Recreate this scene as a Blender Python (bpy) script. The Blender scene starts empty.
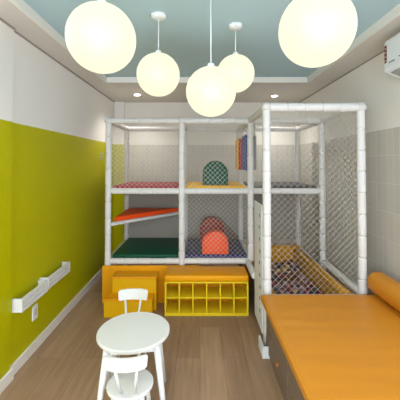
import bpy, bmesh, math, random
from mathutils import Vector, Matrix
random.seed(7)
R = math.radians
sc = bpy.context.scene
C = sc.collection

# ------------------------------------------------------------------ materials
def lin(c):
    return tuple(((v/255)/12.92 if v/255 <= .04045 else (((v/255)+.055)/1.055)**2.4) for v in c)

def mat(name, rgb, rough=.55, spec=.22, bump=0, bscale=40, vary=0, vscale=6, coat=0, metal=0):
    m = bpy.data.materials.new(name); m.use_nodes = True
    nt = m.node_tree; b = nt.nodes['Principled BSDF']
    col = lin(rgb)
    b.inputs['Base Color'].default_value = (*col, 1)
    b.inputs['Roughness'].default_value = rough
    b.inputs['Specular IOR Level'].default_value = spec
    b.inputs['Metallic'].default_value = metal
    b.inputs['Coat Weight'].default_value = coat
    tc = nt.nodes.new('ShaderNodeTexCoord')
    if vary:
        n = nt.nodes.new('ShaderNodeTexNoise'); n.inputs['Scale'].default_value = vscale; n.inputs['Detail'].default_value = 4
        r = nt.nodes.new('ShaderNodeValToRGB')
        r.color_ramp.elements[0].position = .3; r.color_ramp.elements[1].position = .7
        r.color_ramp.elements[0].color = (*[c*(1-vary) for c in col], 1)
        r.color_ramp.elements[1].color = (*[min(1, c*(1+vary)) for c in col], 1)
        nt.links.new(tc.outputs['Object'], n.inputs['Vector'])
        nt.links.new(n.outputs['Fac'], r.inputs['Fac'])
        nt.links.new(r.outputs['Color'], b.inputs['Base Color'])
    if bump:
        n2 = nt.nodes.new('ShaderNodeTexNoise'); n2.inputs['Scale'].default_value = bscale; n2.inputs['Detail'].default_value = 3
        bp = nt.nodes.new('ShaderNodeBump'); bp.inputs['Strength'].default_value = bump; bp.inputs['Distance'].default_value = .01
        nt.links.new(tc.outputs['Object'], n2.inputs['Vector'])
        nt.links.new(n2.outputs['Fac'], bp.inputs['Height'])
        nt.links.new(bp.outputs['Normal'], b.inputs['Normal'])
    return m

def emis(name, rgb, strength):
    m = bpy.data.materials.new(name); m.use_nodes = True
    nt = m.node_tree; b = nt.nodes['Principled BSDF']
    b.inputs['Base Color'].default_value = (.06, .06, .055, 1)
    b.inputs['Emission Color'].default_value = (*rgb, 1)
    b.inputs['Emission Strength'].default_value = strength
    b.inputs['Roughness'].default_value = .4
    return m

def wood_planks(name, a, b_, width, length, rough, axis='Y', gap=.0012, grain=14):
    m = bpy.data.materials.new(name); m.use_nodes = True
    nt = m.node_tree; N = nt.nodes; L = nt.links; b = N['Principled BSDF']
    tc = N.new('ShaderNodeTexCoord'); mp = N.new('ShaderNodeMapping')
    if axis == 'Y': mp.inputs['Rotation'].default_value = (0, 0, R(90))
    L.new(tc.outputs['Object'], mp.inputs['Vector'])
    br = N.new('ShaderNodeTexBrick')
    br.offset = .37; br.inputs['Scale'].default_value = 1
    br.inputs['Brick Width'].default_value = length; br.inputs['Row Height'].default_value = width
    br.inputs['Mortar Size'].default_value = gap; br.inputs['Mortar Smooth'].default_value = .2
    br.inputs['Color1'].default_value = (*lin(a), 1); br.inputs['Color2'].default_value = (*lin(b_), 1)
    br.inputs['Mortar'].default_value = (*[c*.45 for c in lin(a)], 1)
    L.new(mp.outputs['Vector'], br.inputs['Vector'])
    mp2 = N.new('ShaderNodeMapping')
    mp2.inputs['Scale'].default_value = (1.1, grain, 1) if axis == 'Y' else (1.1, 1, grain)
    L.new(mp.outputs['Vector'], mp2.inputs['Vector'])
    ns = N.new('ShaderNodeTexNoise'); ns.inputs['Scale'].default_value = 2.2; ns.inputs['Detail'].default_value = 6
    L.new(mp2.outputs['Vector'], ns.inputs['Vector'])
    mx = N.new('ShaderNodeMix'); mx.data_type = 'RGBA'; mx.blend_type = 'MULTIPLY'; mx.inputs[0].default_value = .55
    rp = N.new('ShaderNodeValToRGB')
    rp.color_ramp.elements[0].position = .3; rp.color_ramp.elements[0].color = (.62, .60, .58, 1)
    rp.color_ramp.elements[1].position = .72; rp.color_ramp.elements[1].color = (1.12, 1.1, 1.08, 1)
    L.new(ns.outputs['Fac'], rp.inputs['Fac'])
    L.new(br.outputs['Color'], mx.inputs[6]); L.new(rp.outputs['Color'], mx.inputs[7])
    L.new(mx.outputs[2], b.inputs['Base Color'])
    b.inputs['Roughness'].default_value = rough
    b.inputs['Specular IOR Level'].default_value = .35
    return m

def wall_tile(name, axis):
    """white plaster above 1.92 m, fluted stacked grey tiles below"""
    m = bpy.data.materials.new(name); m.use_nodes = True
    nt = m.node_tree; N = nt.nodes; L = nt.links; b = N['Principled BSDF']
    tc = N.new('ShaderNodeTexCoord'); sp = N.new('ShaderNodeSeparateXYZ'); L.new(tc.outputs['Object'], sp.inputs[0])
    cb = N.new('ShaderNodeCombineXYZ')
    L.new(sp.outputs['Y' if axis == 'Y' else 'X'], cb.inputs[0]); L.new(sp.outputs['Z'], cb.inputs[1])
    mp = N.new('ShaderNodeMapping'); mp.inputs['Location'].default_value = (0, .08, 0); L.new(cb.outputs[0], mp.inputs['Vector'])
    br = N.new('ShaderNodeTexBrick'); br.offset = 0; br.inputs['Scale'].default_value = 1
    br.inputs['Brick Width'].default_value = .083; br.inputs['Row Height'].default_value = .25
    br.inputs['Mortar Size'].default_value = .0028; br.inputs['Mortar Smooth'].default_value = .4
    br.inputs['Color1'].default_value = (*lin((193, 189, 179)), 1); br.inputs['Color2'].default_value = (*lin((187, 183, 174)), 1)
    br.inputs['Mortar'].default_value = (*lin((212, 209, 202)), 1)
    L.new(mp.outputs[0], br.inputs['Vector'])
    gt = N.new('ShaderNodeMath'); gt.operation = 'GREATER_THAN'; gt.inputs[1].default_value = 1.905; L.new(sp.outputs['Z'], gt.inputs[0])
    mx = N.new('ShaderNodeMix'); mx.data_type = 'RGBA'; L.new(gt.outputs[0], mx.inputs[0])
    L.new(br.outputs['Color'], mx.inputs[6]); mx.inputs[7].default_value = (*lin((226, 223, 215)), 1)
    L.new(mx.outputs[2], b.inputs['Base Color'])
    bp = N.new('ShaderNodeBump'); bp.inputs['Strength'].default_value = .25; bp.inputs['Distance'].default_value = .004; bp.invert = True
    L.new(br.outputs['Fac'], bp.inputs['Height']); L.new(bp.outputs['Normal'], b.inputs['Normal'])
    b.inputs['Roughness'].default_value = .5
    return m

def two_tone(name, low, high, h):
    m = bpy.data.materials.new(name); m.use_nodes = True
    nt = m.node_tree; N = nt.nodes; L = nt.links; b = N['Principled BSDF']
    tc = N.new('ShaderNodeTexCoord'); sp = N.new('ShaderNodeSeparateXYZ'); L.new(tc.outputs['Object'], sp.inputs[0])
    gt = N.new('ShaderNodeMath'); gt.operation = 'GREATER_THAN'; gt.inputs[1].default_value = h; L.new(sp.outputs['Z'], gt.inputs[0])
    mx = N.new('ShaderNodeMix'); mx.data_type = 'RGBA'; L.new(gt.outputs[0], mx.inputs[0])
    mx.inputs[6].default_value = (*lin(low), 1); mx.inputs[7].default_value = (*lin(high), 1)
    L.new(mx.outputs[2], b.inputs['Base Color'])
    b.inputs['Roughness'].default_value = .38
    b.inputs['Specular IOR Level'].default_value = .12
    ns = N.new('ShaderNodeTexNoise'); ns.inputs['Scale'].default_value = 60
    bp = N.new('ShaderNodeBump'); bp.inputs['Strength'].default_value = .06; bp.inputs['Distance'].default_value = .005
    L.new(tc.outputs['Object'], ns.inputs['Vector']); L.new(ns.outputs['Fac'], bp.inputs['Height']); L.new(bp.outputs['Normal'], b.inputs['Normal'])
    return m

M = dict(
    floor=wood_planks('wood_plank_floor', (168, 139, 109), (151, 122, 96), .19, 1.25, .42),
    green_wall=two_tone('lime_and_white_paint', (176, 172, 0), (228, 226, 221), 1.91),
    tile_x=wall_tile('grey_tile_back', 'X'), tile_y=wall_tile('grey_tile_side', 'Y'),
    white_paint=mat('white_paint', (226, 224, 216), .6),
    soffit=mat('soffit_paint', (206, 202, 193), .65),
    blue=mat('blue_ceiling_paint', (170, 196, 204), .6),
    baseboard=mat('white_baseboard', (226, 222, 212), .4),
    foam=mat('white_foam_sleeve', (214, 213, 211), .5, bump=.25, bscale=35),
    foam_cap=mat('white_corner_vinyl', (206, 205, 203), .45),
    net=mat('white_net_cord', (214, 210, 200), .7),
    back_board=mat('grey_back_board', (150, 145, 136), .6),
    deck=mat('deck_board', (120, 112, 104), .7),
    white_canvas=mat('white_canvas', (222, 224, 226), .6, bump=.2, bscale=20),
    dark_eyelet=mat('dark_eyelet', (70, 72, 84), .5),
    amber=mat('amber_yellow_laminate', (224, 154, 6), .45, vary=.05, vscale=3),
    step=mat('yellow_step_vinyl', (218, 168, 4), .45),
    yellow=mat('bright_yellow_laminate', (228, 200, 30), .4),
    cushion_y=mat('amber_vinyl_cushion', (230, 156, 2), .42, bump=.1, bscale=12),
    red=mat('red_mat_vinyl', (158, 26, 44), .45, bump=.4, bscale=16),
    yellow_mat=mat('yellow_mat_vinyl', (250, 190, 10), .42, bump=.3, bscale=16),
    green=mat('dark_green_vinyl', (10, 76, 54), .45, bump=.15, bscale=14),
    navy=mat('navy_vinyl', (26, 28, 96), .45, bump=.15, bscale=14),
    orange=mat('orange_vinyl', (234, 80, 24), .42, bump=.15, bscale=14),
    redbrown=mat('dark_red_vinyl', (150, 46, 36), .5, bump=.15, bscale=14),
    brown_foam=mat('grey_brown_vinyl', (124, 98, 82), .5),
    grey_mat=mat('dark_grey_vinyl', (70, 68, 70), .5),
    blue_pad=mat('blue_pad_vinyl', (36, 66, 160), .45, bump=.15, bscale=14),
    red_pad=mat('crimson_pad_vinyl', (178, 26, 44), .45, bump=.15, bscale=14),
    yellow_pad=mat('yellow_pad_vinyl', (240, 180, 24), .45, bump=.15, bscale=14),
    grey_pad=mat('slate_pad_vinyl', (78, 84, 104), .5, bump=.15, bscale=14),
    pool=mat('ball_pool_amber_vinyl', (204, 146, 16), .45, bump=.12, bscale=10),
    bench_pad=mat('orange_vinyl_bench', (200, 132, 38), .36, bump=.22, bscale=5),
    bench_wood=wood_planks('grey_brown_wood_laminate', (128, 112, 98), (116, 101, 90), .5, 3, .5, axis='Z', gap=0),
    gap=mat('dark_gap', (40, 36, 34), .8),
    white_lacquer=mat('white_lacquer', (216, 217, 214), .34, spec=.3),
    white_plastic=mat('white_plastic', (222, 226, 228), .35),
    grey_plastic=mat('grey_plastic', (150, 152, 152), .4),
    dark_red=mat('dark_red_print', (120, 52, 48), .5),
    pale_print=mat('pale_print', (206, 186, 178), .5),
    mark=mat('grey_print', (118, 122, 126), .5),
    socket=mat('socket_shade', (196, 194, 188), .4),
    handle=mat('orange_plastic_tab', (206, 118, 52), .4),
    chrome=mat('brushed_metal', (180, 180, 178), .3, metal=.8),
    globe=emis('lit_opal_globe', (1.0, .985, .70), .34),
    lens=emis('lit_lens', (1, .97, .9), 6),
    shadow_gap=mat('grey_shadow_gap', (150, 144, 134), .7),
)

# ------------------------------------------------------------------ mesh helpers
def box(bm, x0, x1, y0, y1, z0, z1, bevel=0, seg=2, mi=0):
    r = bmesh.ops.create_cube(bm, size=1)
    vs = r['verts']
    for v in vs:
        v.co = Vector((x0+(v.co.x+.5)*(x1-x0), y0+(v.co.y+.5)*(y1-y0), z0+(v.co.z+.5)*(z1-z0)))
    fs = set(f for v in vs for f in v.link_faces)
    for f in fs: f.material_index = mi
    if bevel:
        es = list(set(e for v in vs for e in v.link_edges))
        bmesh.ops.bevel(bm, geom=es, offset=bevel, segments=seg, profile=.6, affect='EDGES')

def frame_of(d):
    d = d.normalized()
    a = Vector((0, 0, 1)) if abs(d.z) < .9 else Vector((1, 0, 0))
    u = d.cross(a).normalized(); return u, d.cross(u).normalized()

def rings(bm, pts_r, seg=14, cap=True, mi=0):
    """surface of revolution along a straight or bent path: [(point, radius)]"""
    loops = []
    n = len(pts_r)
    d0 = Vector(pts_r[-1][0]) - Vector(pts_r[0][0])
    u, w = frame_of(d0)
    for p, r in pts_r:
        loops.append([bm.verts.new(Vector(p)+u*r*math.cos(2*math.pi*k/seg)+w*r*math.sin(2*math.pi*k/seg)) for k in range(seg)])
    for i in range(n-1):
        for k in range(seg):
            f = bm.faces.new((loops[i][k], loops[i][(k+1) % seg], loops[i+1][(k+1) % seg], loops[i+1][k])); f.smooth = True; f.material_index = mi
    if cap:
        f = bm.faces.new(loops[0][::-1]); f.material_index = mi
        f = bm.faces.new(loops[-1]); f.material_index = mi

def padded(bm, a, b, r=.036, piece=.2):
    """foam-sleeved pipe: sleeves meeting at pinched seams"""
    a = Vector(a); b = Vector(b); L = (b-a).length; n = max(1, round(L/piece)); pr = []
    for i in range(n):
        j = random.uniform(-.0015, .0015)
        for t, k in ((0, .8), (.035, .97), (.1, 1.03), (.5, 1.0), (.9, 1.03), (.965, .97)):
            pr.append((a+(b-a)*((i+t)/n), r*k+j))
    pr.append((b, r*.9))
    rings(bm, pr, 14)

def lathe(bm, prof, cx=0, cy=0, seg=40, mi=0):
    rings(bm, [((cx, cy, z), max(r, .0005)) for r, z in prof], seg, True, mi)

def prism(bm, pts, axis, a, b, bevel=0, mi=0):
    """extrude a 2D outline along axis from a to b. axis X: pts=(y,z); Y: (x,z); Z: (x,y)"""
    def P(p, t):
        return {'X': (t, p[0], p[1]), 'Y': (p[0], t, p[1]), 'Z': (p[0], p[1], t)}[axis]
    A = [bm.verts.new(P(p, a)) for p in pts]; B = [bm.verts.new(P(p, b)) for p in pts]
    n = len(pts); fs = [bm.faces.new(A), bm.faces.new(B[::-1])]
    for i in range(n): fs.append(bm.faces.new((A[i], B[i], B[(i+1) % n], A[(i+1) % n])))
    for f in fs: f.material_index = mi
    if bevel:
        es = list(fs[0].edges)+list(fs[1].edges)
        bmesh.ops.bevel(bm, geom=es, offset=bevel, segments=3, profile=.6, affect='EDGES')

def link(name, bm, mats, parent=None, smooth=False):
    bmesh.ops.recalc_face_normals(bm, faces=bm.faces[:])
    me = bpy.data.meshes.new(name); bm.to_mesh(me); bm.free()
    for m in (mats if isinstance(mats, (list, tuple)) else [mats]): me.materials.append(m)
    if smooth:
        for p in me.polygons: p.use_smooth = True
        if hasattr(me, 'set_sharp_from_angle'): me.set_sharp_from_angle(angle=R(40))
    o = bpy.data.objects.new(name, me); C.objects.link(o)
    if parent:
        o.parent = parent
        o.matrix_parent_inverse = Matrix.Translation(parent.location).inverted() if parent.get('_world') else Matrix()
    return o

def thing(name, label, cat, loc=(0, 0, 0), rz=0, group=None):
    o = bpy.data.objects.new(name, None); C.objects.link(o); o.location = loc; o.rotation_euler.z = rz
    o.empty_display_size = .1
    tag(o, label, cat, group); return o

def tag(o, label, cat, group=None):
    o['label'] = label; o['category'] = cat
    if group: o['group'] = group
    return o

def struct(name, bm, m):
    o = link(name, bm, m); o['kind'] = 'structure'; return o

def B(): return bmesh.new()

def part_box(name, dims, m, parent, bevel=0, smooth=False):
    bm = B(); box(bm, *dims, bevel=bevel); return link(name, bm, m, parent, smooth)

def dup(root, loc, rz, label, group=None):
    r = root.copy(); C.objects.link(r); r.location = loc; r.rotation_euler.z = rz; r['label'] = label
    for ch in list(root.children):
        c = ch.copy(); C.objects.link(c); c.parent = r
        for g in list(ch.children):
            d = g.copy(); C.objects.link(d); d.parent = c
    return r

# ------------------------------------------------------------------ the room
XL, XR, YB, ZS, ZC, Y0 = -1.42, 1.66, 5.0, 2.617, 2.68, -.1
bm = B(); box(bm, XL-.1, XR+.1, Y0, YB+.1, -.1, 0); struct('floor', bm, M['floor'])
bm = B(); box(bm, XL-.1, XR+.1, Y0, YB+.1, ZC, ZC+.1); struct('ceiling', bm, M['blue'])
bm = B()
box(bm, XL-.1, XL, 2.24, YB+.1, 0, ZC)
box(bm, XL-.1, XL+.02, Y0, 2.24, 0, ZC)
box(bm, XL, -1.255, 4.95, YB+.1, 0, ZC)
struct('wall_left', bm, M['green_wall'])
bm = B(); box(bm, -1.255, XR+.1, YB, YB+.1, 0, ZC); struct('wall_back', bm, M['tile_x'])
bm = B(); box(bm, XR, XR+.1, Y0, YB, 0, ZC); struct('wall_right', bm, M['tile_y'])
# dropped ceiling border around the blue recess
bm = B()
box(bm, XL, -1.19, Y0, YB, ZS, ZC)
box(bm, 1.365, XR, Y0, YB, ZS, ZC)
box(bm, -1.19, 1.365, 3.76, YB, ZS, ZC)
struct('trim_1', bm, M['soffit'])
# white lip on the recess edge
bm = B()
box(bm, -1.19, -1.172, Y0, 3.76, ZS-.004, ZC); box(bm, 1.347, 1.365, Y0, 3.76, ZS-.004, ZC)
box(bm, -1.172, 1.347, 3.742, 3.76, ZS-.004, ZC)
struct('trim_2', bm, M['white_paint'])
# shadow gap painted as grey strips where the side walls meet the border
bm = B(); box(bm, XL, XL+.006, 2.24, 4.95, ZS-.014, ZS); box(bm, XL+.02, XL+.028, Y0, 2.24, ZS-.014, ZS); struct('trim_3', bm, M['shadow_gap'])
bm = B(); box(bm, XR-.006, XR, Y0, YB, ZS-.012, ZS); struct('trim_4', bm, M['shadow_gap'])
bm = B()
box(bm, XL, XL+.018, 2.262, 4.95, 0, .085, .003); box(bm, XL+.02, XL+.038, Y0, 2.24, 0, .085, .003)
box(bm, XL, XL+.038, 2.24, 2.262, 0, .085, .003)
struct('baseboard_left', bm, M['baseboard'])
bm = B(); box(bm, -1.255, XR, YB-.015, YB, 0, .085); struct('baseboard_back', bm, M['baseboard'])
# white skirting wrapped round the foot of the tower corner, left of the bench
bm = B(); box(bm, .512, .575, 2.49, 2.505, 0, .095, .002); box(bm, .512, .527, 2.505, 2.66, 0, .095, .002); struct('baseboard_right', bm, M['white_plastic'])

# ------------------------------------------------------------------ globe lamps
def pendant(x, y, z, label, rad=.15):
    t = thing('pendant_lamp', label, 'lamp', (x, y, ZC), 0, 'white globe pendant lamps')
    d = z-ZC
    bm = B(); lathe(bm, [(.055, 0), (.055, -.018), (.045, -.026), (.012, -.03)], seg=32); link('canopy', bm, M['white_plastic'], t)
    bm = B(); rings(bm, [((0, 0, -.028), .0032), ((0, 0, d+rad-.005), .0032)], 8); link('cord', bm, M['white_plastic'], t)
    bm = B(); bmesh.ops.create_uvsphere(bm, u_segments=48, v_segments=32, radius=rad)
    for v in bm.verts: v.co.z += d
    for f in bm.faces: f.smooth = True
    link('globe', bm, M['globe'], t)
    bm = B(); lathe(bm, [(.02, d+rad+.02), (.024, d+rad-.006)], seg=20); link('collar', bm, M['white_plastic'], t)
    return t
pendant(-.436, 1.32, 2.153, 'big near globe lamp at upper left, over the round white table')
pendant(.475, 1.215, 2.148, 'big near globe lamp at upper right, above the orange bench')
pendant(.066, 1.80, 2.032, 'middle globe lamp hanging lowest on a long cord in the centre', .15)
pendant(-.302, 2.16, 2.241, 'far globe lamp left of centre under its round ceiling plate', .155)
pendant(.277, 2.32, 2.297, 'far globe lamp partly hidden behind the lowest centre globe', .145)

def downlight(x, y, label, watts=17):
    t = thing('recessed_downlight', label, 'ceiling light', (x, y, ZS), 0, 'recessed ceiling spots')
    bm = B(); lathe(bm, [(.055, 0), (.055, -.005), (.046, -.006)], seg=28); link('trim_ring', bm, M['white_plastic'], t)
    bm = B(); lathe(bm, [(.044, -.006), (.044, -.009)], seg=28); link('lens', bm, M['lens'], t)
    l = bpy.data.lights.new('downlight_beam', 'SPOT'); l.energy = watts; l.spot_size = R(128); l.spot_blend = .8; l.shadow_soft_size = .045; l.color = (1, .96, .9)
    lo = bpy.data.objects.new('downlight_beam', l); C.objects.link(lo); lo.parent = t; lo.location = (0, 0, -.02)
downlight(-.93, 4.42, 'small lit ceiling spot on the left, above the red upper mat')
downlight(1.12, 4.50, 'small lit ceiling spot on the right, above the net tower')
for dx, dy, side in ((-1.3, 1.45, 'left'), (1.51, 1.3, 'right'), (-1.3, .35, 'left'), (1.51, .2, 'right')):  # unseen spots added to light the room from above
    downlight(dx, dy, f'added fill spot out of view in the {side} ceiling border {"nearer the door" if dy < 1 else "beside the globe lamps"}', 6 if dy < 1 else (10 if dx > 0 else 13))

# ------------------------------------------------------------------ play structure
A, Bx, Cx, D = -1.08, -.215, .595, 1.44
F0, F1, F2 = 2.68, 3.54, 4.42
H1, H2, H3 = .455, 1.272, 2.102
ps = thing('play_structure', 'white foam padded indoor play frame with nets, two storeys and a net tower', 'play structure')
def P(name, m, fn, smooth=True):
    bm = B(); fn(bm); return link(name, bm, m, ps, smooth)
posts = [(A, F1), (Bx, F1), (Cx, F1), (D, F1), (A, F2), (Bx, F2), (Cx, F2), (D, F2), (Cx, F0), (D, F0)]
for x, y in posts:
    z0 = H1 if (x, y) == (Cx, F1) else 0
    P('post', M['foam'], lambda bm: padded(bm, (x, y, z0), (x, y, H3)))
def beam(a, b, r=.034): P('beam', M['foam'], lambda bm: padded(bm, a, b, r, .16))
e = .03
for z in (H1, H2, H3):
    for (x0, x1) in ((A, Bx), (Bx, Cx), (Cx, D)):
        beam((x0+e, F2, z-(.15 if z == H1 else 0)), (x1-e, F2, z-(.15 if z == H1 else 0)))
        beam((x0+e, F1, z), (x1-e, F1, z)) if not (x0 == Cx and z == H1) else None
    for x in (A, Bx, Cx, D):
        zz = z-.12 if (x == D and z == H1) else z
        beam((x, F1+e, zz), (x, F2-e, zz))
for x in (Cx, D):
    beam((x, F0+e, H3), (x, F1-e, H3)); xb = x-.035 if x == Cx else x
    beam((xb, 3.10 if x == Cx else F0+e, H1-.01), (xb, F1-e+.02, H1-.005))
beam((Cx+e, F0, H3), (D-e, F0, H3), .038); beam((Cx+e, F0, H1-.05), (D-e, F0, H1-.05))
for x, y in posts:
    def cap(bm):
        bmesh.ops.create_uvsphere(bm, u_segments=20, v_segments=12, radius=.05)
        for v in bm.verts: v.co = Vector((x+v.co.x, y+v.co.y, H3+v.co.z*.92))
    P('corner_cap', M['foam_cap'], cap)
# decks under the mats
for x0, x1 in ((A, Bx), (Bx, Cx)):
    for z in (H1, H2):
        P('deck', M['deck'], lambda bm: box(bm, x0+.035, x1-.035, F1+.034, F2-.034, z-.02, z+.005), False)
P('deck', M['deck'], lambda bm: box(bm, Cx+.035, D-.035, F1+.034, F2-.034, H2-.02, H2+.005), False)

def net(o, u, v, lu, lv, pitch=.057, t=.0018):
    o, u, v = Vector(o), Vector(u).normalized(), Vector(v).normalized(); n = u.cross(v)
    def fn(bm):
        def strand(p, q, off):
            d = (q-p)
            if d.length < .01: return
            d.normalize(); s = d.cross(n)*t*.5; w = n*t*.5; c = n*off
            a = [bm.verts.new(p+c+k) for k in (s+w, s-w, -s-w, -s+w)]; b = [bm.verts.new(q+c+k) for k in (s+w, s-w, -s-w, -s+w)]
            for i in range(4): bm.faces.new((a[i], a[(i+1) % 4], b[(i+1) % 4], b[i]))
        k = -lv
        while k < lu:
            a0, a1 = max(0, -k), min(lv, lu-k)          # u = k + s, v = s
            if a1 > a0:
                strand(o+u*(k+a0)+v*a0, o+u*(k+a1)+v*a1, t*.4)
                strand(o+u*(k+a0)+v*(lv-a0), o+u*(k+a1)+v*(lv-a1), -t*.4)
            k += pitch
        for a, b in ((o, o+u*lu), (o+v*lv, o+u*lu+v*lv), (o, o+v*lv), (o+u*lu, o+u*lu+v*lv)): strand(a, b, 0)
    P('net', M['net'], fn, False)
g = .034
X_, Y_, Z_ = (1, 0, 0), (0, 1, 0), (0, 0, 1)
def netx(x0, x1, y, z0, z1, t=.0022): net((x0+g, y, z0+g), X_, Z_, x1-x0-2*g, z1-z0-2*g, t=t)
def nety(x, y0, y1, z0, z1): net((x, y0+g, z0+g), Y_, Z_, y1-y0-2*g, z1-z0-2*g, t=.0014)
netx(A, Bx, F1, H2, H3, .0027); netx(Bx, Cx, F1, H2, H3, .0027); netx(Bx, Cx, F1, H1, H2, .0022)
netx(A, Bx, F2, H2, H3); netx(Bx, Cx, F2, H2, H3)
netx(Cx, D, F0, H1-.05, H3, .0014)
nety(A, F1, F2, H2, H3)
nety(D, F0, F1, H1, H3); nety(D, F1, F2, H2, H3); nety(Bx, F1, F2, H2, H3)
nety(Cx, F0, F1, H2, H3)
for x0, x1, y0, y1 in ((A, Bx, F1, F2), (Bx, Cx, F1, F2), (Cx, D, F1, F2), (Cx, D, F0, F1)):
    net((x0+g, y0+g, H3), X_, Y_, x1-x0-2*g, y1-y0-2*g)
# amber kick panel under the front edge
P('kick_panel', M['amber'], lambda bm: box(bm, A-.045, Bx+.2, 3.478, 3.5, .0, H1-.036, .003), False)
# grey boards added to darken the back of the lower level
for x0, x1 in ((A, Bx), (Bx, Cx), (Cx, D)):
    P('back_panel', M['back_board'], lambda bm: box(bm, x0+.036, x1-.036, F2+.006, F2+.018, H1+.03, H2-.035), False)
# orange half-level: triangular shelf with a white padded front pipe
zt = .90
P('corner_shelf', M['white_canvas'], lambda bm: prism(bm, [(A+.04, F1+.03), (Bx-.07, F2-.04), (A+.04, F2-.04)], 'Z', zt-.03, zt), False)
P('shelf_pipe', M['foam'], lambda bm: padded(bm, (A+.03, F1+.012, zt-.02), (Bx-.06, F2-.03, zt-.02), .02, .18))
# white laced canvas beside the tower entrance
def canvas(bm):
    box(bm, .556, .570, 2.725, 3.085, .07, 1.22, .004)
P('side_canvas', M['white_canvas'], canvas, False)
for i in range(9):
    ye = 2.80+.012*math.sin(i*2.1)
    P('eyelet', M['dark_eyelet'], lambda bm: box(bm, .553, .5575, ye, ye+.02, .22+i*.11, .25+i*.11), False)
P('side_panel', M['bench_wood'], lambda bm: box(bm, .60, .614, 3.1, 3.5, 0, H1-.05), False)

# ------------------------------------------------------------------ mats, arches, pads on the structure
def mat_thing(name, label, cat, dims, m, bevel=.018, group=None):
    bm = B(); box(bm, *dims, bevel=bevel, seg=3)
    return tag(link(name, bm, m, None, True), label, cat, group)
def quilted(label, x0, x1, m, z0=H2+.005, zt=.058, nx=9, ny=8):
    """soft mat with stitched channels"""
    bm = B(); K = 6; vs = {}
    W, Dp = nx*K, ny*K; y0, y1 = F1+.036, F2-.04
    for s in (0, 1):
        for i in range(W+1):
            for j in range(Dp+1):
                u, v = i/W, j/Dp
                h = zt*(.82+.18*abs(math.sin(math.pi*u*nx))**.5*abs(math.sin(math.pi*v*ny))**.5)
                edge = min(i, W-i, j, Dp-j)
                if edge == 0: h = zt*.55
                vs[s, i, j] = bm.verts.new((x0+(x1-x0)*u, y0+(y1-y0)*v, z0+(h if s else 0)))
    for i in range(W):
        for j in range(Dp):
            bm.faces.new([vs[1, a, b] for a, b in ((i, j), (i+1, j), (i+1, j+1), (i, j+1))])
            bm.faces.new([vs[0, a, b] for a, b in ((i, j), (i, j+1), (i+1, j+1), (i+1, j))])
    rim = [(i, 0) for i in range(W)]+[(W, j) for j in range(Dp)]+[(i, Dp) for i in range(W, 0, -1)]+[(0, j) for j in range(Dp, 0, -1)]
    for k in range(len(rim)):
        a, b = rim[k], rim[(k+1) % len(rim)]
        bm.faces.new((vs[0, *a], vs[0, *b], vs[1, *b], vs[1, *a]))
    return tag(link('play_mat', bm, m, None, True), label, 'mat')
quilted('red quilted mat on the upper left deck of the play frame', A+.04, Bx-.04, M['red'])
quilted('yellow quilted mat on the upper middle deck of the play frame', Bx+.04, Cx-.04, M['yellow_mat'])
mat_thing('play_mat', 'dark grey mat on the upper deck inside the net tower', 'mat', (Cx+.04, D-.04, F1+.036, F2-.04, H2+.005, H2+.06), M['grey_mat'])
mat_thing('play_mat', 'dark green mat on the lower left deck above the yellow steps', 'mat', (A+.04, Bx-.04, F1+.036, F2-.04, H1+.005, H1+.065), M['green'])
mat_thing('play_mat', 'navy blue mat on the lower middle deck above the shoe bench', 'mat', (Bx+.04, Cx-.04, F1+.036, F2-.04, H1+.005, H1+.062), M['navy'])
bm = B(); prism(bm, [(A+.055, F1+.07), (Bx-.11, F2-.06), (A+.055, F2-.06)], 'Z', zt, zt+.055, .012)
tag(link('corner_mat', bm, M['orange'], None, False), 'orange three-cornered mat on the small half-level above the green mat', 'mat')

def arch(name, label, x, y, z, w, h, d, m):
    pts = [(x-w/2, z), (x+w/2, z)]
    r = w/2
    for k in range(0, 19):
        a = math.pi*k/18; pts.append((x+r*math.cos(a), z+h-r+r*math.sin(a)))
    bm = B(); prism(bm, pts, 'Y', y, y+d, .018)
    return tag(link(name, bm, m, None, True), label, 'foam block')
arch('foam_arch', 'dark green round-topped foam block on the yellow upper mat', .19, 3.70, H2+.056, .315, .305, .13, M['green'])
arch('foam_arch', 'bright orange round-topped foam block at the front of the navy mat', .182, 3.578, H1+.062, .315, .275, .12, M['orange'])
arch('foam_arch', 'dark red round-topped foam block behind the bright orange one',   .165, 4.1, H1+.062, .34, .34, .16, M['redbrown'])

bm = B(); prism(bm, [(.05, H1+.062), (.55, H1+.062), (.55, H1+.09), (.27, H1+.36), (.05, H1+.36)], 'Y', 4.30, 4.375, .012)
tag(link('foam_wedge', bm, M['brown_foam'], None, False), 'grey-brown foam wedge sloping down to the right behind the dark red foam block', 'foam block')

def pad(label, x, y0, y1, m, z0, z1, d=.035):
    t = thing('hanging_pad', label, 'padded flap', (x, (y0+y1)/2, z1), 0, 'padded flaps in the tower doorway')
    bm = B(); box(bm, -d/2, d/2, y0-(y0+y1)/2, y1-(y0+y1)/2, z0-z1, 0, .012, 3); link('flap', bm, m, t, True)
    for s in (-.3, .3):
        bm = B(); rings(bm, [((0, s*(y1-y0), -.01), .006), ((.0, s*(y1-y0), H3-z1-.02), .006)], 8)
        link('strap', bm, M['net'], t)
pad('blue padded flap hanging behind the middle upper post, nearest of the row', .575, 3.60, 4.02, M['blue_pad'], 1.51, 1.955)
pad('crimson padded flap hanging between the blue and yellow flaps', .555, 4.04, 4.2, M['red_pad'], 1.51, 1.935)
pad('yellow padded flap hanging left of the crimson flap, farthest of the row', .53, 4.22, 4.36, M['yellow_pad'], 1.51, 1.93)
pad('slate grey padded flap hanging right of the middle upper post', .66, 3.58, 3.66, M['grey_pad'], 1.52, 1.93, .03)

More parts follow.
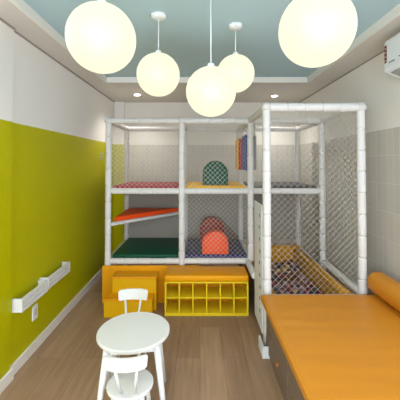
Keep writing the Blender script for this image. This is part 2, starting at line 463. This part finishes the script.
# ------------------------------------------------------------------ ball pool
bp_ = thing('ball_pool', 'amber padded ball pool behind the net at the foot of the tower', 'ball pool', (0, 0, 0))
def roll(name, a0, a1, b0, b1, z1, along):
    bm = B(); w = b1-b0; r = w/2; pts = [(b0, 0), (b1, 0)]+[(b0+r+r*math.cos(math.pi*k/12), z1-r*.8+r*.8*math.sin(math.pi*k/12)) for k in range(13)]
    prism(bm, pts, along, a0, a1); link(name, bm, M['pool'], bp_, True)
roll('pool_wall', .64, 1.40, 4.2, 4.375, .44, 'X')
roll('pool_wall', 2.74, 4.2, 1.295, 1.40, .43, 'Y')
roll('pool_wall', 2.74, 4.2, .635, .70, .40, 'Y')
part_box('pool_floor', (.70, 1.295, 2.74, 4.2, .0, .17), M['grey_mat'], bp_)
kinds = [('maroon', (128, 66, 70)), ('dark grey', (92, 84, 84)), ('tan', (186, 150, 96)), ('mauve', (160, 124, 128)), ('brown', (122, 88, 66))]
protos = {}
r0 = .034
for nm, rgb in kinds:
    bm = B(); bmesh.ops.create_uvsphere(bm, u_segments=18, v_segments=12, radius=r0)
    for f in bm.faces: f.smooth = True
    me = bpy.data.meshes.new('pool_ball'); bm.to_mesh(me); bm.free(); me.materials.append(mat(nm.replace(' ', '_')+'_ball_plastic', rgb, .4))
    protos[nm] = me
def ball(x, y, z):
    nm = random.choices([k[0] for k in kinds], (4, 3, 2, 3, 2))[0]
    o = bpy.data.objects.new('pool_ball', protos[nm]); C.objects.link(o); o.location = (x, y, z)
    tag(o, f'{nm} plastic ball among the balls lying in the pool behind the net', 'ball', f'{nm} balls in the pool')
rows = []
y = 3.02; row = 0
while y < 4.16:
    x = .738+(.036 if row % 2 else 0)
    while x < 1.258:
        ball(x, y, .17+r0); rows.append((x, y))
        x += .0705
    y += .0625; row += 1
used = []
random.shuffle(rows)
for x, y in rows:
    p = (x+.0352, y+.0205)
    if p[0] < 1.25 and p[1] < 4.15 and all((p[0]-q[0])**2+(p[1]-q[1])**2 > .073**2 for q in used):
        used.append(p)
for p in used[:70]: ball(p[0], p[1], .17+r0+.0557)

# ------------------------------------------------------------------ yellow steps and shoe bench
st = thing('play_steps', 'two yellow box steps leading up to the green mat', 'steps', (-.73, 3.3, 0))
def rel(o, t):
    for v in o.data.vertices: v.co -= t.location
bm = B(); box(bm, -.957, -.475, 3.29, 3.474, 0, .345, .006); rel(link('upper_step', bm, M['step'], st), st)
bm = B(); box(bm, -1.0, -.497, 3.14, 3.288, 0, .172, .006); rel(link('lower_step', bm, M['step'], st), st)
for (x0, x1, y0, y1, z) in ((-.96, -.472, 3.284, 3.474, .345), (-1.003, -.494, 3.134, 3.288, .172)):
    bm = B(); box(bm, x0, x1, y0, y1, z-.004, z+.02, .006); rel(link('tread', bm, M['amber'], st), st)

sb = thing('shoe_bench', 'yellow shoe bench with twelve open cubbies and an amber cushion', 'bench', (.07, 3.32, 0))
def SB(name, dims, m, bevel=0):
    bm = B(); box(bm, *dims, bevel=bevel, seg=3); o = link(name, bm, m, sb, bevel > .008); rel(o, sb); return o
bx0, bx1, by0, by1 = -.371, .51, 3.18, 3.47
T = .018
SB('side_panel', (bx0, bx0+T, by0, by1, 0, .355), M['yellow'], .002)
SB('side_panel', (bx1-T, bx1, by0, by1, 0, .355), M['yellow'], .002)
SB('base_board', (bx0+T, bx1-T, by0, by1, .0, .03), M['yellow'])
SB('shelf', (bx0+T, bx1-T, by0+.002, by1-.012, .178, .193), M['yellow'])
SB('top_board', (bx0+T, bx1-T, by0, by1, .338, .355), M['yellow'])
SB('back_panel', (bx0+T, bx1-T, by1-.012, by1, .03, .338), M['amber'])
n = 6; w = (bx1-bx0-T)/n
for k in range(1, n):
    xk = bx0+T/2+w*k
    for z0, z1 in ((.03, .178), (.193, .338)):
        SB('divider', (xk-.007, xk+.007, by0+.002, by1-.012, z0, z1), M['yellow'])
SB('cushion', (bx0-.004, bx1+.004, by0-.008, by1, .355, .42), M['cushion_y'], .02)

# ------------------------------------------------------------------ orange bench by the right wall
bs = thing('storage_bench', 'long grey-brown wooden storage bench under the orange pad', 'bench', (1.1, 1.7, 0))
def BS(name, dims, m, parent=bs, bevel=0):
    bm = B(); box(bm, *dims, bevel=bevel); o = link(name, bm, m, parent); rel(o, bs); return o
BS('body', (.578, XR-.02, .85, 2.585, .0, .43), M['bench_wood'])
ds = [.86, 1.24, 1.60, 1.94, 2.57]
for i in range(4):
    d = BS('door', (.56, .577, ds[i]+.004, ds[i+1]-.004, .035, .418), M['bench_wood'], bs, .002)
    BS('handle', (.548, .5605, ds[i]+.235, ds[i]+.25, .145, .17), M['handle'], d, .003)
# long pad: one soft slab with shallow wrinkles
bm = B()
px0, px1, py0, py1, pz0, pz1 = .52, XR-.015, .83, 2.598, .43, .482
NX, NY = 56, 90
from mathutils import noise
def wr(x, y):
    s = noise.noise(Vector((x*1.6, y*9, 3.1)))*.0042 + noise.noise(Vector((x*4+y*2, y*16, 9)))*.0016
    ed = min(x-px0, px1-x, y-py0, py1-y)
    return s*min(1, ed/.06)-.014*max(0, 1-ed/.022)**2
top = [[bm.verts.new((px0+(px1-px0)*i/NX, py0+(py1-py0)*j/NY, 0)) for j in range(NY+1)] for i in range(NX+1)]
for col in top:
    for v in col: v.co.z = pz1+wr(v.co.x, v.co.y)
for i in range(NX):
    for j in range(NY): bm.faces.new((top[i][j], top[i+1][j], top[i+1][j+1], top[i][j+1]))
rim = [top[i][0] for i in range(NX)]+[top[NX][j] for j in range(NY)]+[top[i][NY] for i in range(NX, 0, -1)]+[top[0][j] for j in range(NY, 0, -1)]
low = [bm.verts.new((v.co.x, v.co.y, pz0)) for v in rim]
for k in range(len(rim)):
    bm.faces.new((rim[k], rim[k-1], low[k-1], low[k]))
bm.faces.new(low)
tag(link('bench_pad', bm, M['bench_pad'], None, True), 'long wide orange vinyl pad covering the top of the wooden bench', 'cushion')
bm = B(); rr = .093; yc, zc, xc = 0, pz1+rr+.004, 1.525
pr = [((xc, .84, zc), rr*.9), ((xc, .85, zc), rr*.98)]
for k in range(41):
    yy = .86+(2.585-.86)*k/40; pr.append(((xc, yy, zc), rr*(1+.008*math.sin(k*1.9))))
pr += [((xc, 2.60, zc), rr*.985), ((xc, 2.61, zc), rr*.9), ((xc, 2.612, zc), rr*.5)]
rings(bm, pr, 32)
bo = tag(link('bolster', bm, M['bench_pad'], None, True), 'round orange bolster roll lying on the orange pad against the tiled wall', 'cushion')

# ------------------------------------------------------------------ table and chairs
tb = thing('kids_table', 'round white table in front, with splayed white legs', 'table', (-.44, 2.02, 0), R(8))
bm = B(); lathe(bm, [(.19, .468), (.226, .470), (.237, .478), (.237, .492), (.231, .498), (.1, .499)], seg=64); link('tabletop', bm, M['white_lacquer'], tb, True)
for sx in (-1, 1):
    for sy in (-1, 1):
        bm = B(); rings(bm, [((sx*.207, sy*.192, 0), .0155), ((sx*.15, sy*.145, .47), .0215)], 18); link('leg', bm, M['white_lacquer'], tb)
bm = B()
for k in range(4):
    a = k*math.pi/2
    c, s = math.cos(a), math.sin(a)
    for v0, v1 in (((-.14, -.15), (.14, -.138)),):
        bmv = B(); box(bmv, v0[0], v1[0], v0[1], v1[1], .43, .468)
        for v in bmv.verts: v.co = Vector((v.co.x*c-v.co.y*s, v.co.x*s+v.co.y*c, v.co.z))
        tmp = bpy.data.meshes.new('apron'); bmv.to_mesh(tmp); bmv.free(); bm.from_mesh(tmp); bpy.data.meshes.remove(tmp)
link('apron', bm, M['white_lacquer'], tb)

ch = thing('kids_chair', 'white chair nearest the camera, pulled up to the front of the round table', 'chair', (-.415, 1.815, 0), R(3), 'white chairs at the round table')
bm = B(); lathe(bm, [(.10, .272), (.128, .276), (.136, .284), (.136, .294), (.130, .30), (.06, .298)], seg=48); link('seat', bm, M['white_lacquer'], ch, True)
for sx in (-1, 1):
    for sy in (-1, 1):
        bm = B(); rings(bm, [((sx*.112, sy*.112, 0), .0125), ((sx*.078, sy*.078, .274), .016)], 14); link('leg', bm, M['white_lacquer'], ch)
    bm = B(); rings(bm, [((sx*.038, -.085, .295), .0095), ((sx*.063, -.143, .48), .0085)], 12); link('spindle', bm, M['white_lacquer'], ch)
bm = B()                                         # curved, rounded back board
NU = 20; W2, z0, z1, th = .121, .474, .553, .016
front = []
for s in (0, 1):
    for i in range(NU+1):
        u = -1+2*i/NU
        rnd = .010*max(0, (abs(u)-.86)/.14)**2
        yy = -.163+.032*u*u-(th if s == 0 else 0)
        for zz, lean in ((z0+rnd, 0), (z1-rnd, -.014)):
            front.append(bm.verts.new((u*W2*(1.0 if zz > .5 else .95), yy+lean, zz)))
def fv(s, i, k): return front[(s*(NU+1)+i)*2+k]
for i in range(NU):
    bm.faces.new((fv(0, i, 0), fv(0, i+1, 0), fv(0, i+1, 1), fv(0, i, 1)))
    bm.faces.new((fv(1, i, 0), fv(1, i, 1), fv(1, i+1, 1), fv(1, i+1, 0)))
    for k in (0, 1): bm.faces.new((fv(0, i, k), fv(1, i, k), fv(1, i+1, k), fv(0, i+1, k)))
for i in (0, NU): bm.faces.new((fv(0, i, 0), fv(0, i, 1), fv(1, i, 1), fv(1, i, 0)))
bmesh.ops.bevel(bm, geom=[ed for ed in bm.edges if ed.calc_face_angle(0) > R(50)], offset=.004, segments=2, affect='EDGES')
link('backrest', bm, M['white_lacquer'], ch, True)
dup(ch, (-.545, 2.345, 0), R(182), 'white chair on the far side of the round table, before the yellow steps')

# ------------------------------------------------------------------ left wall: ledges, outlet, hook
def ledge(y0, y1, z, label):
    t = thing('wall_ledge', label, 'shelf', (XL, (y0+y1)/2, z), 0, 'white ledges on the green wall')
    h = (y1-y0)/2; d = .078
    for nm, dm, bv in (('back_board', (0, .01, -h+.012, h-.012, 0, .03), .001), ('bottom_board', (.01, d-.016, -h+.012, h-.012, 0, .012), .001),
                       ('end_board', (.0, d+.001, -h-.004, -h+.012, 0, .1), .001), ('end_board', (.0, d+.001, h-.012, h+.004, 0, .1), .001)):
        bm = B(); box(bm, *dm, bevel=bv); link(nm, bm, M['white_lacquer'], t)
    bm = B()                                     # moulded front with two grooves
    pts = [(d-.016, 0), (d, 0), (d, .024), (d-.011, .027), (d-.011, .037), (d, .040), (d, .060), (d-.011, .063), (d-.011, .073), (d, .076), (d, .1), (d-.016, .1)]
    prism(bm, pts, 'Y', -h+.012, h-.012); link('front_board', bm, M['white_lacquer'], t)
ledge(2.29, 2.665, .474, 'white moulded wall ledge nearer the camera, above the outlet')
ledge(2.685, 3.12, .484, 'white moulded wall ledge farther along the green wall')
ot = thing('wall_outlet', 'small white outlet plate low on the green wall under the nearer ledge', 'outlet', (XL, 2.6, .325))
bm = B(); box(bm, 0, .008, -.04, .04, -.062, .062, .003); link('plate', bm, M['white_plastic'], ot)
bm = B(); box(bm, .008, .010, -.02, .02, -.03, .03, .001); link('socket', bm, M['socket'], ot)
hk = thing('wall_hook', 'tiny metal wall hook on the green wall beside the play frame', 'hook', (XL, 4.3, 1.70))
bm = B(); box(bm, 0, .008, -.02, .02, -.05, .05, .003); link('plate', bm, M['chrome'], hk)
for pz in (.03, -.03):
    bm = B(); rings(bm, [((.008, 0, pz), .007), ((.04, 0, pz), .009)], 10); link('peg', bm, M['chrome'], hk)

# ------------------------------------------------------------------ air conditioner
ac = thing('air_conditioner', 'white wall air conditioner high on the right wall', 'air conditioner', (XR, 1.94, 2.279))
def AC(name, fn, m, smooth=False):
    bm = B(); fn(bm); return link(name, bm, m, ac, smooth)
prof = [(0, .285), (-.19, .285), (-.205, .275), (-.212, .25), (-.214, .06), (-.208, .035), (-.19, .022), (-.10, -.012), (0, -.012)]
AC('body', lambda bm: prism(bm, prof, 'Y', -.42, .40, .004), M['white_plastic'])
AC('vane', lambda bm: prism(bm, [(-.195, .018), (-.105, -.016), (-.108, -.022), (-.2, .012)], 'Y', -.36, .34), M['grey_plastic'])
AC('sticker', lambda bm: box(bm, -.2158, -.2142, .365, .392, .10, .235), M['dark_red'])
AC('sticker_print', lambda bm: [box(bm, -.2164, -.2158, .37, .387, .113+k*.031, .122+k*.031) for k in range(4)], M['pale_print'])
def logo(bm):
    for y, w_ in ((.33, .014), (.312, .01), (.297, .014), (.28, .011)): box(bm, -.2156, -.2142, y-w_/2, y+w_/2, .085, .097)
    box(bm, -.2156, -.2142, .205, .225, .097, .106)
AC('brand_mark', logo, M['mark'])

# ------------------------------------------------------------------ camera, daylight, colour
cam = bpy.data.cameras.new('camera'); co = bpy.data.objects.new('camera', cam); C.objects.link(co)
co.location = (0, 0, 1.602); co.rotation_euler = (R(91.2), 0, 0)
cam.sensor_width = 36; cam.lens = 27; cam.shift_y = -.108; cam.clip_start = .05
sc.camera = co
w = bpy.data.worlds.new('world'); sc.world = w; w.use_nodes = True
bg = w.node_tree.nodes['Background']; bg.inputs['Color'].default_value = (.93, .99, 1.09, 1); bg.inputs['Strength'].default_value = 1.5
vs_ = sc.view_settings
vs_.view_transform = 'Standard'; vs_.look = 'None'; vs_.gamma = 1; vs_.use_curve_mapping = False
vs_.exposure = 1.53
sc.cycles.use_denoising = True
sc.cycles.max_bounces = 10; sc.cycles.diffuse_bounces = 6
